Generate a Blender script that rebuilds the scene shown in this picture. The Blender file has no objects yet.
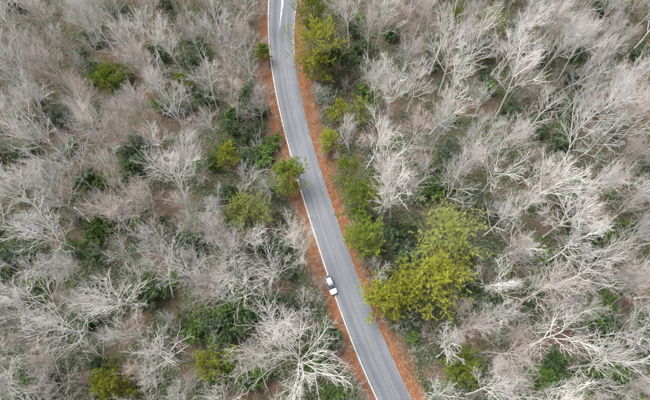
import bpy, math, random
import numpy as np
from mathutils import Vector

# ------------------------------------------------------------------ camera, sky, sun, exposure
scene = bpy.context.scene
col = scene.collection
CAM_H, TILT, FPX = 91.0, math.radians(25.0), 450.0      # metres above the road, tilt off straight down, focal length in photo pixels
cam = bpy.data.cameras.new('camera'); cam_o = bpy.data.objects.new('camera', cam); col.objects.link(cam_o)
cam_o.location = (0, 0, CAM_H); cam_o.rotation_euler = (TILT, 0, 0)
cam.sensor_width = 36; cam.lens = FPX/650*36; cam.clip_start = 0.5; cam.clip_end = 4000
scene.camera = cam_o

world = bpy.data.worlds.new('World'); scene.world = world; world.use_nodes = True
wn = world.node_tree.nodes; wl = world.node_tree.links
bg = wn['Background']
sky = wn.new('ShaderNodeTexSky'); sky.sky_type = 'NISHITA'; sky.sun_disc = False
SUN_EL, SUN_AZ = math.radians(58), math.radians(-60)
sky.sun_elevation = SUN_EL; sky.sun_rotation = SUN_AZ
sky.air_density = 1.0; sky.dust_density = 6.0; sky.ozone_density = 0.6
hsv = wn.new('ShaderNodeHueSaturation'); hsv.inputs['Saturation'].default_value = 0.22      # cloud cover: the same sky with most of its blue gone
wl.new(sky.outputs[0], hsv.inputs['Color']); wl.new(hsv.outputs[0], bg.inputs[0]); bg.inputs[1].default_value = 0.15

sun = bpy.data.lights.new('sun', 'SUN'); sun.energy = 1.15; sun.angle = math.radians(35); sun.color = (1.0, 0.965, 0.92)
sun_o = bpy.data.objects.new('sun', sun); col.objects.link(sun_o)
sd = Vector((math.sin(SUN_AZ)*math.cos(SUN_EL), math.cos(SUN_AZ)*math.cos(SUN_EL), math.sin(SUN_EL)))
sun_o.rotation_euler = sd.to_track_quat('Z', 'Y').to_euler(); sun_o.location = (0, 0, 150)

scene.view_settings.view_transform = 'Standard'
try: scene.view_settings.look = 'None'
except Exception: pass
scene.view_settings.exposure = 1.33
scene.view_settings.gamma = 1.0
scene.view_settings.use_curve_mapping = False
scene.render.resolution_x = 1024; scene.render.resolution_y = 630
scene.cycles.max_bounces = 3; scene.cycles.diffuse_bounces = 2; scene.cycles.glossy_bounces = 1; scene.cycles.transmission_bounces = 2
scene.cycles.transparent_max_bounces = 4; scene.cycles.caustics_reflective = False; scene.cycles.caustics_refractive = False
scene.cycles.use_adaptive_sampling = True; scene.cycles.adaptive_threshold = 0.03; scene.cycles.use_denoising = True
scene.cycles.filter_width = 1.1; scene.cycles.debug_use_spatial_splits = True

# ------------------------------------------------------------------ helpers
CT, ST = math.cos(TILT), math.sin(TILT)
def pix(x, y, z=0.0):
    """photo pixel (650 x 400) to the point at height z that it looks at"""
    dx, dy = (x-325)/FPX, -(y-200)/FPX
    wy, wz = CT*dy+ST, ST*dy-CT
    t = (z-CAM_H)/wz
    return dx*t, wy*t
def proj(X, Y, Z):
    X = np.asarray(X, float); Y = np.asarray(Y, float); Z = np.asarray(Z, float)-CAM_H
    yc = CT*Y+ST*Z; zc = -ST*Y+CT*Z
    return 325+FPX*X/(-zc), 200-FPX*yc/(-zc)

def tag(o, label=None, cat=None, group=None, kind=None):
    if label: o['label'] = label
    if cat: o['category'] = cat
    if group: o['group'] = group
    if kind: o['kind'] = kind
    return o
def mesh_np(name, V, F, mats=None, smooth=False):
    """V (n,3); F list of arrays (m,3) or (m,4)"""
    me = bpy.data.meshes.new(name)
    F = [np.asarray(f, np.int32) for f in F if len(f)]
    me.vertices.add(len(V)); me.vertices.foreach_set('co', np.asarray(V, np.float32).ravel())
    nl = sum(f.size for f in F); npoly = sum(len(f) for f in F)
    me.loops.add(nl); me.polygons.add(npoly)
    me.loops.foreach_set('vertex_index', np.concatenate([f.ravel() for f in F]))
    tot = np.concatenate([np.full(len(f), f.shape[1], np.int32) for f in F])
    st = np.concatenate([[0], np.cumsum(tot)[:-1]]).astype(np.int32)
    me.polygons.foreach_set('loop_start', st)
    if smooth: me.polygons.foreach_set('use_smooth', np.ones(npoly, bool))
    me.update(calc_edges=True); me.validate()
    if mats is not None: me.materials.append(mats)
    return me
def link(name, me, parent=None, loc=None):
    o = bpy.data.objects.new(name, me); col.objects.link(o)
    if parent is not None: o.parent = parent
    if loc is not None: o.location = loc
    return o

# value noise, for the lie of the land and for scattering
def vnoise(x, y, seed=0):
    x = np.asarray(x, float); y = np.asarray(y, float)
    xi = np.floor(x).astype(np.int64); yi = np.floor(y).astype(np.int64)
    fx = x-xi; fy = y-yi; fx = fx*fx*(3-2*fx); fy = fy*fy*(3-2*fy)
    def h(a, b):
        n = (a*374761393 + b*668265263 + seed*1442695041) & 0x7fffffff
        n = ((n ^ (n >> 13))*1274126177) & 0x7fffffff
        return ((n ^ (n >> 16)) & 0xffff)/65535.0
    return (h(xi, yi)*(1-fx)+h(xi+1, yi)*fx)*(1-fy)+(h(xi, yi+1)*(1-fx)+h(xi+1, yi+1)*fx)*fy

# ------------------------------------------------------------------ materials
def newmat(name):
    m = bpy.data.materials.new(name); m.use_nodes = True
    nt = m.node_tree; b = nt.nodes['Principled BSDF']
    return m, nt, b
def N(nt, t, **kw):
    n = nt.nodes.new(t)
    for k, v in kw.items(): setattr(n, k, v)
    return n
def ramp(nt, stops, src=None, interp='LINEAR'):
    r = nt.nodes.new('ShaderNodeValToRGB'); e = r.color_ramp.elements; r.color_ramp.interpolation = interp
    e[0].position, e[0].color = stops[0][0], (*stops[0][1], 1)
    e[1].position, e[1].color = stops[-1][0], (*stops[-1][1], 1)
    for p, c in stops[1:-1]:
        q = e.new(p); q.color = (*c, 1)
    if src is not None: nt.links.new(src, r.inputs[0])
    return r
def noise(nt, scale, detail=4, rough=0.55, vec=None, dist=0.0):
    n = nt.nodes.new('ShaderNodeTexNoise'); n.inputs['Scale'].default_value = scale
    n.inputs['Detail'].default_value = detail; n.inputs['Roughness'].default_value = rough
    n.inputs['Distortion'].default_value = dist
    if vec is not None: nt.links.new(vec, n.inputs['Vector'])
    return n
def mix(nt, fac, a, b, mode='MIX'):
    m = nt.nodes.new('ShaderNodeMix'); m.data_type = 'RGBA'; m.blend_type = mode
    if isinstance(fac, (int, float)): m.inputs[0].default_value = fac
    else: nt.links.new(fac, m.inputs[0])
    for i, c in ((6, a), (7, b)):
        if isinstance(c, tuple): m.inputs[i].default_value = (*c, 1)
        else: nt.links.new(c, m.inputs[i])
    return m.outputs[2]
def math_n(nt, op, a, b=None):
    m = nt.nodes.new('ShaderNodeMath'); m.operation = op
    for i, c in ((0, a), (1, b)):
        if c is None: continue
        if isinstance(c, (int, float)): m.inputs[i].default_value = c
        else: nt.links.new(c, m.inputs[i])
    return m.outputs[0]

def bark_mat(name, dark, mid, pale, rough=0.9):
    m, nt, b = newmat(name)
    tc = N(nt, 'ShaderNodeTexCoord'); oi = N(nt, 'ShaderNodeObjectInfo')
    n1 = noise(nt, 1.3, 5, 0.65, tc.outputs['Object'])
    r = ramp(nt, [(0.28, dark), (0.48, mid), (0.68, pale)], n1.outputs[0])
    v = N(nt, 'ShaderNodeMapRange'); nt.links.new(oi.outputs['Random'], v.inputs[0])
    v.inputs[3].default_value = 0.80; v.inputs[4].default_value = 1.10
    h = N(nt, 'ShaderNodeHueSaturation'); nt.links.new(v.outputs[0], h.inputs['Value']); nt.links.new(r.outputs[0], h.inputs['Color'])
    s = N(nt, 'ShaderNodeMapRange'); nt.links.new(math_n(nt, 'FRACT', math_n(nt, 'MULTIPLY', oi.outputs['Random'], 7.31)), s.inputs[0])
    s.inputs[3].default_value = 0.65; s.inputs[4].default_value = 1.25; nt.links.new(s.outputs[0], h.inputs['Saturation'])
    nt.links.new(h.outputs[0], b.inputs['Base Color']); b.inputs['Roughness'].default_value = rough
    b.inputs['Specular IOR Level'].default_value = 0.15
    return m
def leaf_mat(name, stops, trans=0.25, rough=0.6, scale=0.9):
    m, nt, b = newmat(name)
    tc = N(nt, 'ShaderNodeTexCoord'); at = N(nt, 'ShaderNodeAttribute', attribute_name='tone')
    oi = N(nt, 'ShaderNodeObjectInfo')
    n1 = noise(nt, scale, 3, 0.6, tc.outputs['Object'])
    f = math_n(nt, 'ADD', math_n(nt, 'MULTIPLY', n1.outputs[0], 0.55), math_n(nt, 'MULTIPLY', at.outputs['Fac'], 0.45))
    r = ramp(nt, stops, f)
    h = N(nt, 'ShaderNodeHueSaturation'); nt.links.new(r.outputs[0], h.inputs['Color'])
    v = N(nt, 'ShaderNodeMapRange'); nt.links.new(oi.outputs['Random'], v.inputs[0]); v.inputs[3].default_value = 0.8; v.inputs[4].default_value = 1.2
    nt.links.new(v.outputs[0], h.inputs['Value'])
    nt.links.new(h.outputs[0], b.inputs['Base Color']); b.inputs['Roughness'].default_value = rough
    b.inputs['Specular IOR Level'].default_value = 0.25
    tr = N(nt, 'ShaderNodeBsdfTranslucent'); nt.links.new(h.outputs[0], tr.inputs[0])
    ms = N(nt, 'ShaderNodeMixShader'); ms.inputs[0].default_value = trans
    nt.links.new(b.outputs[0], ms.inputs[1]); nt.links.new(tr.outputs[0], ms.inputs[2])
    nt.links.new(ms.outputs[0], nt.nodes['Material Output'].inputs[0])
    return m
def plain(name, c, rough=0.5, metal=0.0, coat=0.0, var=0.0):
    m, nt, b = newmat(name)
    tc = N(nt, 'ShaderNodeTexCoord'); n1 = noise(nt, 6.0, 4, 0.6, tc.outputs['Object'])
    lo = tuple(x*(1-var) for x in c); hi = tuple(min(1, x*(1+var)) for x in c)
    nt.links.new(ramp(nt, [(0.3, lo), (0.7, hi)], n1.outputs[0]).outputs[0], b.inputs['Base Color'])
    b.inputs['Roughness'].default_value = rough; b.inputs['Metallic'].default_value = metal; b.inputs['Coat Weight'].default_value = coat
    return m

M = {}
M['bark_white'] = bark_mat('bark_white', (0.33, 0.32, 0.30), (0.56, 0.545, 0.52), (0.72, 0.70, 0.675))
M['bark_grey']  = bark_mat('bark_grey',  (0.26, 0.25, 0.24), (0.45, 0.44, 0.425), (0.62, 0.605, 0.585))
M['bark_pink']  = bark_mat('bark_pink',  (0.24, 0.215, 0.195), (0.43, 0.395, 0.365), (0.60, 0.56, 0.525))
M['twig_white'] = bark_mat('twig_white', (0.38, 0.365, 0.34), (0.53, 0.51, 0.485), (0.65, 0.63, 0.605))
M['twig_grey']  = bark_mat('twig_grey',  (0.30, 0.29, 0.28), (0.43, 0.42, 0.405), (0.55, 0.535, 0.515))
M['twig_pink']  = bark_mat('twig_pink',  (0.30, 0.25, 0.23), (0.43, 0.375, 0.35), (0.55, 0.49, 0.46))
M['bark_pine']  = bark_mat('bark_pine',  (0.07, 0.05, 0.04), (0.14, 0.10, 0.08), (0.23, 0.17, 0.14))
M['needle_yellow'] = leaf_mat('needle_yellow', [(0.2, (0.09, 0.118, 0.014)), (0.5, (0.25, 0.27, 0.028)), (0.8, (0.47, 0.455, 0.06))])
M['needle_pale']   = leaf_mat('needle_pale',   [(0.2, (0.10, 0.135, 0.03)), (0.5, (0.25, 0.295, 0.07)), (0.8, (0.44, 0.47, 0.15))])
M['needle_green']  = leaf_mat('needle_green',  [(0.2, (0.065, 0.11, 0.016)), (0.5, (0.17, 0.235, 0.026)), (0.8, (0.34, 0.38, 0.055))])
M['needle_dark']   = leaf_mat('needle_dark',   [(0.2, (0.018, 0.045, 0.016)), (0.5, (0.045, 0.085, 0.035)), (0.8, (0.11, 0.15, 0.07))])
M['leaf_dark']   = leaf_mat('leaf_dark',   [(0.2, (0.022, 0.052, 0.016)), (0.5, (0.06, 0.11, 0.04)), (0.8, (0.15, 0.20, 0.10))], 0.15, 0.5)
M['leaf_bright'] = leaf_mat('leaf_bright', [(0.2, (0.03, 0.075, 0.014)), (0.5, (0.085, 0.165, 0.028)), (0.8, (0.20, 0.28, 0.07))], 0.2, 0.5)
M['leaf_grey']   = leaf_mat('leaf_grey',   [(0.2, (0.04, 0.066, 0.04)), (0.5, (0.10, 0.135, 0.09)), (0.8, (0.21, 0.25, 0.18))], 0.15, 0.55)

M['leaf_under'] = leaf_mat('leaf_under', [(0.2, (0.032, 0.058, 0.026)), (0.5, (0.082, 0.122, 0.060)), (0.8, (0.19, 0.225, 0.145))], 0.2, 0.6, 0.25)

# ------------------------------------------------------------------ the road's course, read off its two edges in the photograph
Lpx = [(268.5, 0), (268, 25), (269.3, 50), (272.5, 75), (277, 100), (282.5, 125), (289.2, 150), (303.7, 200), (311, 225), (318.9, 250), (326.3, 272), (336, 300), (345, 325), (354.7, 350), (366, 375), (376.5, 400)]
Rpx = [(298.2, 0), (296, 20), (295, 40), (297.6, 75), (301.8, 100), (308, 125), (315.3, 150), (323.7, 175), (331, 200), (338.9, 225), (348.4, 250), (358, 275), (367.5, 300), (379, 325), (390.2, 350), (401, 375), (412.5, 400)]
def fit(P, deg=5):
    W = np.array([pix(x, y) for x, y in P]); c = np.polyfit(W[:, 1]/100, W[:, 0], deg); d = np.polyder(c)
    y0, y1 = W[:, 1].min()/100, W[:, 1].max()/100
    def f(Y):
        t = np.asarray(Y, float)/100; tc = np.clip(t, y0, y1)
        return np.polyval(c, tc)+np.polyval(d, tc)*(t-tc)
    return f
fL, fR = fit(Lpx), fit(Rpx)
LINE_IN = 0.22                              # pavement runs on this far outside the left line
def edgeL(Y): return fL(Y)-LINE_IN
def edgeR(Y): return fR(Y)
def road_d(X, Y):
    """metres outside the pavement (negative on it), and which side"""
    X = np.asarray(X, float)
    l = (edgeL(Y)-X)*0.93; r = (X-edgeR(Y))*0.93
    return np.maximum(l, r)
def gz(X, Y):
    d = np.clip((road_d(X, Y)-1.0)/7.0, 0, 1); d = d*d*(3-2*d)
    n = (vnoise(np.asarray(X)/23, np.asarray(Y)/23, 3)-0.5)*2.2+(vnoise(np.asarray(X)/7, np.asarray(Y)/7, 5)-0.5)*0.6
    f = (vnoise(np.asarray(X)/1.6, np.asarray(Y)/1.6, 9)-0.5)*0.12
    return n*d+f*np.clip((road_d(X, Y)-0.3)/1.0, 0, 1)

# ------------------------------------------------------------------ ground
m, nt, b = newmat('leaf_litter_ground')
tc = N(nt, 'ShaderNodeTexCoord'); ob = tc.outputs['Object']
n_big = noise(nt, 0.09, 4, 0.6, ob); n_mid = noise(nt, 0.8, 5, 0.7, ob); n_fine = noise(nt, 5.5, 4, 0.75, ob)
litter = ramp(nt, [(0.30, (0.032, 0.023, 0.018)), (0.46, (0.085, 0.056, 0.044)), (0.58, (0.15, 0.100, 0.080)), (0.75, (0.27, 0.21, 0.175))], math_n(nt, 'ADD', math_n(nt, 'MULTIPLY', n_mid.outputs[0], 0.45), math_n(nt, 'MULTIPLY', n_fine.outputs[0], 0.55)))
straw = ramp(nt, [(0.30, (0.055, 0.028, 0.018)), (0.45, (0.15, 0.058, 0.027)), (0.58, (0.235, 0.105, 0.052)), (0.72, (0.34, 0.235, 0.165))], math_n(nt, 'ADD', math_n(nt, 'MULTIPLY', n_mid.outputs[0], 0.5), math_n(nt, 'MULTIPLY', n_fine.outputs[0], 0.5)))
at = N(nt, 'ShaderNodeAttribute', attribute_name='verge')
vf = math_n(nt, 'ADD', at.outputs['Fac'], math_n(nt, 'MULTIPLY', math_n(nt, 'SUBTRACT', n_big.outputs[0], 0.52), 1.3))
vf2 = N(nt, 'ShaderNodeClamp'); nt.links.new(vf, vf2.inputs[0])
c1 = mix(nt, vf2.outputs[0], litter.outputs[0], straw.outputs[0])
moss = ramp(nt, [(0.42, (0, 0, 0)), (0.58, (1, 1, 1))], noise(nt, 0.21, 5, 0.65, ob).outputs[0])
mossf = math_n(nt, 'MULTIPLY', moss.outputs[0], math_n(nt, 'SUBTRACT', 0.75, math_n(nt, 'MULTIPLY', vf2.outputs[0], 0.65)))
c2 = mix(nt, mossf, c1, (0.05, 0.06, 0.03))
nt.links.new(c2, b.inputs['Base Color']); b.inputs['Roughness'].default_value = 0.95; b.inputs['Specular IOR Level'].default_value = 0.1
bp = N(nt, 'ShaderNodeBump'); bp.inputs['Strength'].default_value = 0.8; bp.inputs['Distance'].default_value = 0.12
nt.links.new(n_fine.outputs[0], bp.inputs['Height']); nt.links.new(bp.outputs[0], b.inputs['Normal'])
M['ground'] = m

def axis(lo, hi, step, far):
    a = list(np.arange(lo, hi+.01, step)); s = step; x = lo
    pre = []
    while x > -far: s *= 1.5; x -= s; pre.append(x)
    s = step; x = a[-1]; post = []
    while x < far: s *= 1.5; x += s; post.append(x)
    return np.array(pre[::-1]+a+post)
gx = axis(-115, 115, 1.0, 2500); gy = axis(-40, 150, 1.0, 2500)
X, Y = np.meshgrid(gx, gy); Z = gz(X, Y)-0.03*(road_d(X, Y) < 0.25)
V = np.stack([X, Y, Z], -1).reshape(-1, 3); nx, ny = len(gx), len(gy)
I = np.arange(nx*ny).reshape(ny, nx)
me = mesh_np('ground', V, [np.stack([I[:-1, :-1], I[:-1, 1:], I[1:, 1:], I[1:, :-1]], -1).reshape(-1, 4)], M['ground'], True)
dd = road_d(X, Y).ravel()
w = np.where(X.ravel() < edgeL(Y.ravel())+3, 1.6, 2.6)+3.2*(vnoise(X/9, Y/9, 21).ravel()-0.4)
a = me.attributes.new('verge', 'FLOAT', 'POINT'); a.data.foreach_set('value', np.clip(1.25-dd/w, 0, 1).astype(np.float32))
tag(link('ground', me), 'brown leaf litter of the forest floor, orange along the road', kind='structure')

# ------------------------------------------------------------------ road
m, nt, b = newmat('asphalt')
uv = N(nt, 'ShaderNodeUVMap', uv_map='along'); sep = N(nt, 'ShaderNodeSeparateXYZ'); nt.links.new(uv.outputs[0], sep.inputs[0])
cmb = N(nt, 'ShaderNodeCombineXYZ'); nt.links.new(math_n(nt, 'MULTIPLY', sep.outputs[0], 9.0), cmb.inputs[0]); nt.links.new(math_n(nt, 'MULTIPLY', sep.outputs[1], 0.035), cmb.inputs[1])
streak = noise(nt, 1.0, 4, 0.6, cmb.outputs[0])
tc = N(nt, 'ShaderNodeTexCoord'); fine = noise(nt, 9.0, 5, 0.75, tc.outputs['Object']); patch = noise(nt, 0.16, 4, 0.6, tc.outputs['Object'])
# wheel tracks polished paler: two per lane, across the width 0..1
wave = math_n(nt, 'COSINE', math_n(nt, 'MULTIPLY', math_n(nt, 'SUBTRACT', sep.outputs[0], 0.14), 4*2*math.pi*0.98))
f = math_n(nt, 'ADD', math_n(nt, 'MULTIPLY', streak.outputs[0], 0.50), math_n(nt, 'MULTIPLY', fine.outputs[0], 0.22))
f = math_n(nt, 'ADD', f, math_n(nt, 'MULTIPLY', patch.outputs[0], 0.28))
f = math_n(nt, 'ADD', f, math_n(nt, 'MULTIPLY', wave, 0.045))
asp = ramp(nt, [(0.32, (0.050, 0.056, 0.067)), (0.5, (0.083, 0.091, 0.108)), (0.68, (0.133, 0.143, 0.165))], f)
nt.links.new(asp.outputs[0], b.inputs['Base Color'])
b.inputs['Roughness'].default_value = 0.55; b.inputs['Specular IOR Level'].default_value = 0.6
bp = N(nt, 'ShaderNodeBump'); bp.inputs['Strength'].default_value = 0.35; bp.inputs['Distance'].default_value = 0.02
nt.links.new(fine.outputs[0], bp.inputs['Height']); nt.links.new(bp.outputs[0], b.inputs['Normal'])
M['asphalt'] = m
ROADZ = 0.05
def ribbon(name, fa, fb, z, y0, y1, step, mat, nu=1, parent=None, skirt=0.0, jitter=0.0, seed=0):
    Ys = np.arange(y0, y1+1e-6, step); A = fa(Ys); B = fb(Ys)
    if jitter:
        A = A+(vnoise(Ys/0.9, Ys*0, seed)-0.5)*2*jitter; B = B+(vnoise(Ys/0.9, Ys*0, seed+1)-0.5)*2*jitter
    u = np.linspace(0, 1, nu+1)
    P = np.zeros((len(Ys), nu+1, 3)); P[..., 0] = A[:, None]*(1-u)+B[:, None]*u; P[..., 1] = Ys[:, None]; P[..., 2] = z
    UV = np.zeros((len(Ys), nu+1, 2)); UV[..., 0] = u; UV[..., 1] = Ys[:, None]
    if skirt:
        lo = P[:, [0, -1]].copy(); lo[..., 2] -= skirt; lo[:, 0, 0] -= .12; lo[:, 1, 0] += .12
        P = np.concatenate([lo[:, :1], P, lo[:, 1:]], 1); UV = np.concatenate([UV[:, :1], UV, UV[:, -1:]], 1)
    n, k = P.shape[:2]; I = np.arange(n*k).reshape(n, k)
    me = mesh_np(name, P.reshape(-1, 3), [np.stack([I[:-1, :-1], I[:-1, 1:], I[1:, 1:], I[1:, :-1]], -1).reshape(-1, 4)], mat)
    ul = me.uv_layers.new(name='along'); li = np.zeros(len(me.loops), np.int32); me.loops.foreach_get('vertex_index', li)
    ul.data.foreach_set('uv', UV.reshape(-1, 2)[li].astype(np.float32).ravel())
    return link(name, me, parent)
road = tag(ribbon('road', edgeL, edgeR, ROADZ, -60, 240, 1.0, M['asphalt'], 8, skirt=0.14, jitter=0.10, seed=40), 'grey two lane asphalt road curving through the wood', kind='structure')

def paint_mat(name, c, wear, scale=3.0):
    """worn road paint: the asphalt shows through where it has worn"""
    m, nt, b = newmat(name); tc = N(nt, 'ShaderNodeTexCoord')
    n1 = noise(nt, scale, 6, 0.75, tc.outputs['Object']); n2 = noise(nt, 0.35, 3, 0.5, tc.outputs['Object'])
    f = math_n(nt, 'ADD', math_n(nt, 'MULTIPLY', n1.outputs[0], 0.7), math_n(nt, 'MULTIPLY', n2.outputs[0], 0.3))
    r = ramp(nt, [(wear-0.10, (0.100, 0.108, 0.126)), (wear+0.10, c)], f)
    nt.links.new(r.outputs[0], b.inputs['Base Color']); b.inputs['Roughness'].default_value = 0.6
    return m
M['paint_white'] = paint_mat('paint_white', (0.66, 0.625, 0.575), 0.42)
M['paint_faint'] = paint_mat('paint_faint', (0.30, 0.275, 0.24), 0.52)
M['paint_yellow'] = paint_mat('paint_yellow', (0.20, 0.19, 0.165), 0.52)
M['paint_gore'] = paint_mat('paint_gore', (0.60, 0.60, 0.60), 0.50, 1.6)
def along(fr, off=0.0):
    return lambda Y: fL(Y)*(1-fr)+fR(Y)*fr+off
ribbon('edge_line', lambda Y: fL(Y)+0.0, lambda Y: fL(Y)+0.20, ROADZ+.004, -60, 240, 1.0, M['paint_white'], parent=road, jitter=.02, seed=50)
ribbon('edge_line', lambda Y: fR(Y)-0.30, lambda Y: fR(Y)-0.14, ROADZ+.004, -60, 76, 1.0, M['paint_faint'], parent=road, jitter=.03, seed=52)
ribbon('edge_line', lambda Y: fR(Y)-0.36, lambda Y: fR(Y)-0.22, ROADZ+.004, 84, 240, 1.0, M['paint_gore'], parent=road, jitter=.03, seed=53)
ribbon('centre_line', along(.515, -.17), along(.515, -.06), ROADZ+.004, -60, 84, 1.0, M['paint_yellow'], parent=road, seed=54)
ribbon('centre_line', along(.515, .06), along(.515, .17), ROADZ+.004, -60, 84, 1.0, M['paint_yellow'], parent=road, seed=55)
# the white painted taper where the road widens at the top of the picture
ga = pix(279.3, 30)[1]; gb = pix(283, 0)[1]
def gx_(p0, p1):
    (xa, ya), (xb, yb) = pix(*p0), pix(*p1)
    return lambda Y: xa+(np.asarray(Y)-ya)/(yb-ya)*(xb-xa)
ribbon('painted_taper', gx_((279.2, 31), (281.4, 0)), gx_((279.5, 31), (284.0, 0)), ROADZ+.004, ga, gb+40, 0.7, M['paint_gore'], parent=road, jitter=.05, seed=57)

# ------------------------------------------------------------------ growing trees: branches level by level, as arrays
def unit(v): return v/np.maximum(np.linalg.norm(v, axis=-1, keepdims=True), 1e-9)
def perp(d, rng):
    r = rng.normal(size=d.shape); r -= d*np.sum(r*d, -1, keepdims=True)
    return unit(r)
def grow(start, dirs, length, r0, r1, n, rng, up=0.15, wob=0.12):
    """B curved branches of n points each"""
    B = len(start); P = np.zeros((B, n, 3)); P[:, 0] = start; d = dirs.copy(); st = (length/(n-1))[:, None]
    for i in range(1, n):
        d = unit(d+rng.normal(size=(B, 3))*wob+np.array([0, 0, up/(n-1)]))
        P[:, i] = P[:, i-1]+d*st
    t = np.linspace(0, 1, n)[None, :]
    return P, r0[:, None]*(1-t)+r1[:, None]*t
def sprout(P, R, m, t0, t1, ang, rng, angj=0.2):
    """m starting points on each branch, with a direction and the local radius"""
    B, n, _ = P.shape
    t = (np.arange(m)[None, :]+rng.random((B, m)))/m*(t1-t0)+t0
    s = t*(n-1); i = np.minimum(s.astype(int), n-2); f = (s-i)[..., None]
    b = np.arange(B)[:, None]
    pos = P[b, i]*(1-f)+P[b, i+1]*f; tan = unit(P[b, i+1]-P[b, i]); rad = R[b, i]*(1-f[..., 0])+R[b, i+1]*f[..., 0]
    az0 = rng.random((B, 1))*2*math.pi; az = az0+np.arange(m)[None, :]*2.4+rng.normal(size=(B, m))*0.4
    ref = np.where(np.abs(tan[..., 2:3]) > 0.9, np.array([1.0, 0, 0]), np.array([0, 0, 1.0]))
    e1 = unit(np.cross(tan, ref)); e2 = np.cross(tan, e1)
    a = (ang+rng.normal(size=(B, m))*angj)[..., None]
    d = tan*np.cos(a)+(e1*np.cos(az)[..., None]+e2*np.sin(az)[..., None])*np.sin(a)
    return pos.reshape(-1, 3), unit(d).reshape(-1, 3), rad.reshape(-1), t.reshape(-1)
class Tubes:
    def __init__(s): s.V = []; s.F = []; s.n = 0
    def add(s, P, R, k=4, cap=True):
        B, n, _ = P.shape
        if not B: return
        T = np.zeros_like(P); T[:, 1:-1] = P[:, 2:]-P[:, :-2]; T[:, 0] = P[:, 1]-P[:, 0]; T[:, -1] = P[:, -1]-P[:, -2]
        T = unit(T); ref = np.where(np.abs(unit(P[:, -1]-P[:, 0])[:, None, 2:3]) > 0.8, np.array([1.0, 0.13, 0]), np.array([0.1, 0, 1.0]))
        e1 = unit(np.cross(T, ref)); e2 = np.cross(T, e1)
        a = np.arange(k)*2*math.pi/k
        ring = P[:, :, None]+R[:, :, None, None]*(e1[:, :, None]*np.cos(a)[:, None]+e2[:, :, None]*np.sin(a)[:, None])
        I = s.n+np.arange(B*n*k).reshape(B, n, k); J = np.roll(I, -1, 2)
        s.V.append(ring.reshape(-1, 3)); s.n += B*n*k
        s.F.append(np.stack([I[:, :-1], J[:, :-1], J[:, 1:], I[:, 1:]], -1).reshape(-1, 4))
    def spikes(s, P, R):
        """3-sided twigs of 3 points ending in a point: prism, then cone"""
        B = len(P)
        if not B: return
        T = unit(P[:, -1]-P[:, 0])[:, None]; ref = np.where(np.abs(T[..., 2:3]) > 0.8, np.array([1.0, 0.13, 0]), np.array([0.1, 0, 1.0]))
        e1 = unit(np.cross(T, ref)); e2 = np.cross(T, e1); a = np.arange(3)*2*math.pi/3
        ring = P[:, :2, None]+R[:, :2, None, None]*(e1[:, :, None]*np.cos(a)[:, None]+e2[:, :, None]*np.sin(a)[:, None])
        V = np.concatenate([ring.reshape(B, 6, 3), P[:, 2:3]], 1); o = s.n+np.arange(B)[:, None]*7
        q = np.array([[0, 1, 4, 3], [1, 2, 5, 4], [2, 0, 3, 5]]); t = np.array([[3, 4, 6], [4, 5, 6], [5, 3, 6]])
        s.V.append(V.reshape(-1, 3)); s.n += B*7
        s.F.append((o[:, :, None]+q[None]).reshape(-1, 4)); s.F.append((o[:, :, None]+t[None]).reshape(-1, 3))
    def mesh(s, name, mat, smooth=True): return mesh_np(name, np.concatenate(s.V), s.F, mat, smooth)

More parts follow.
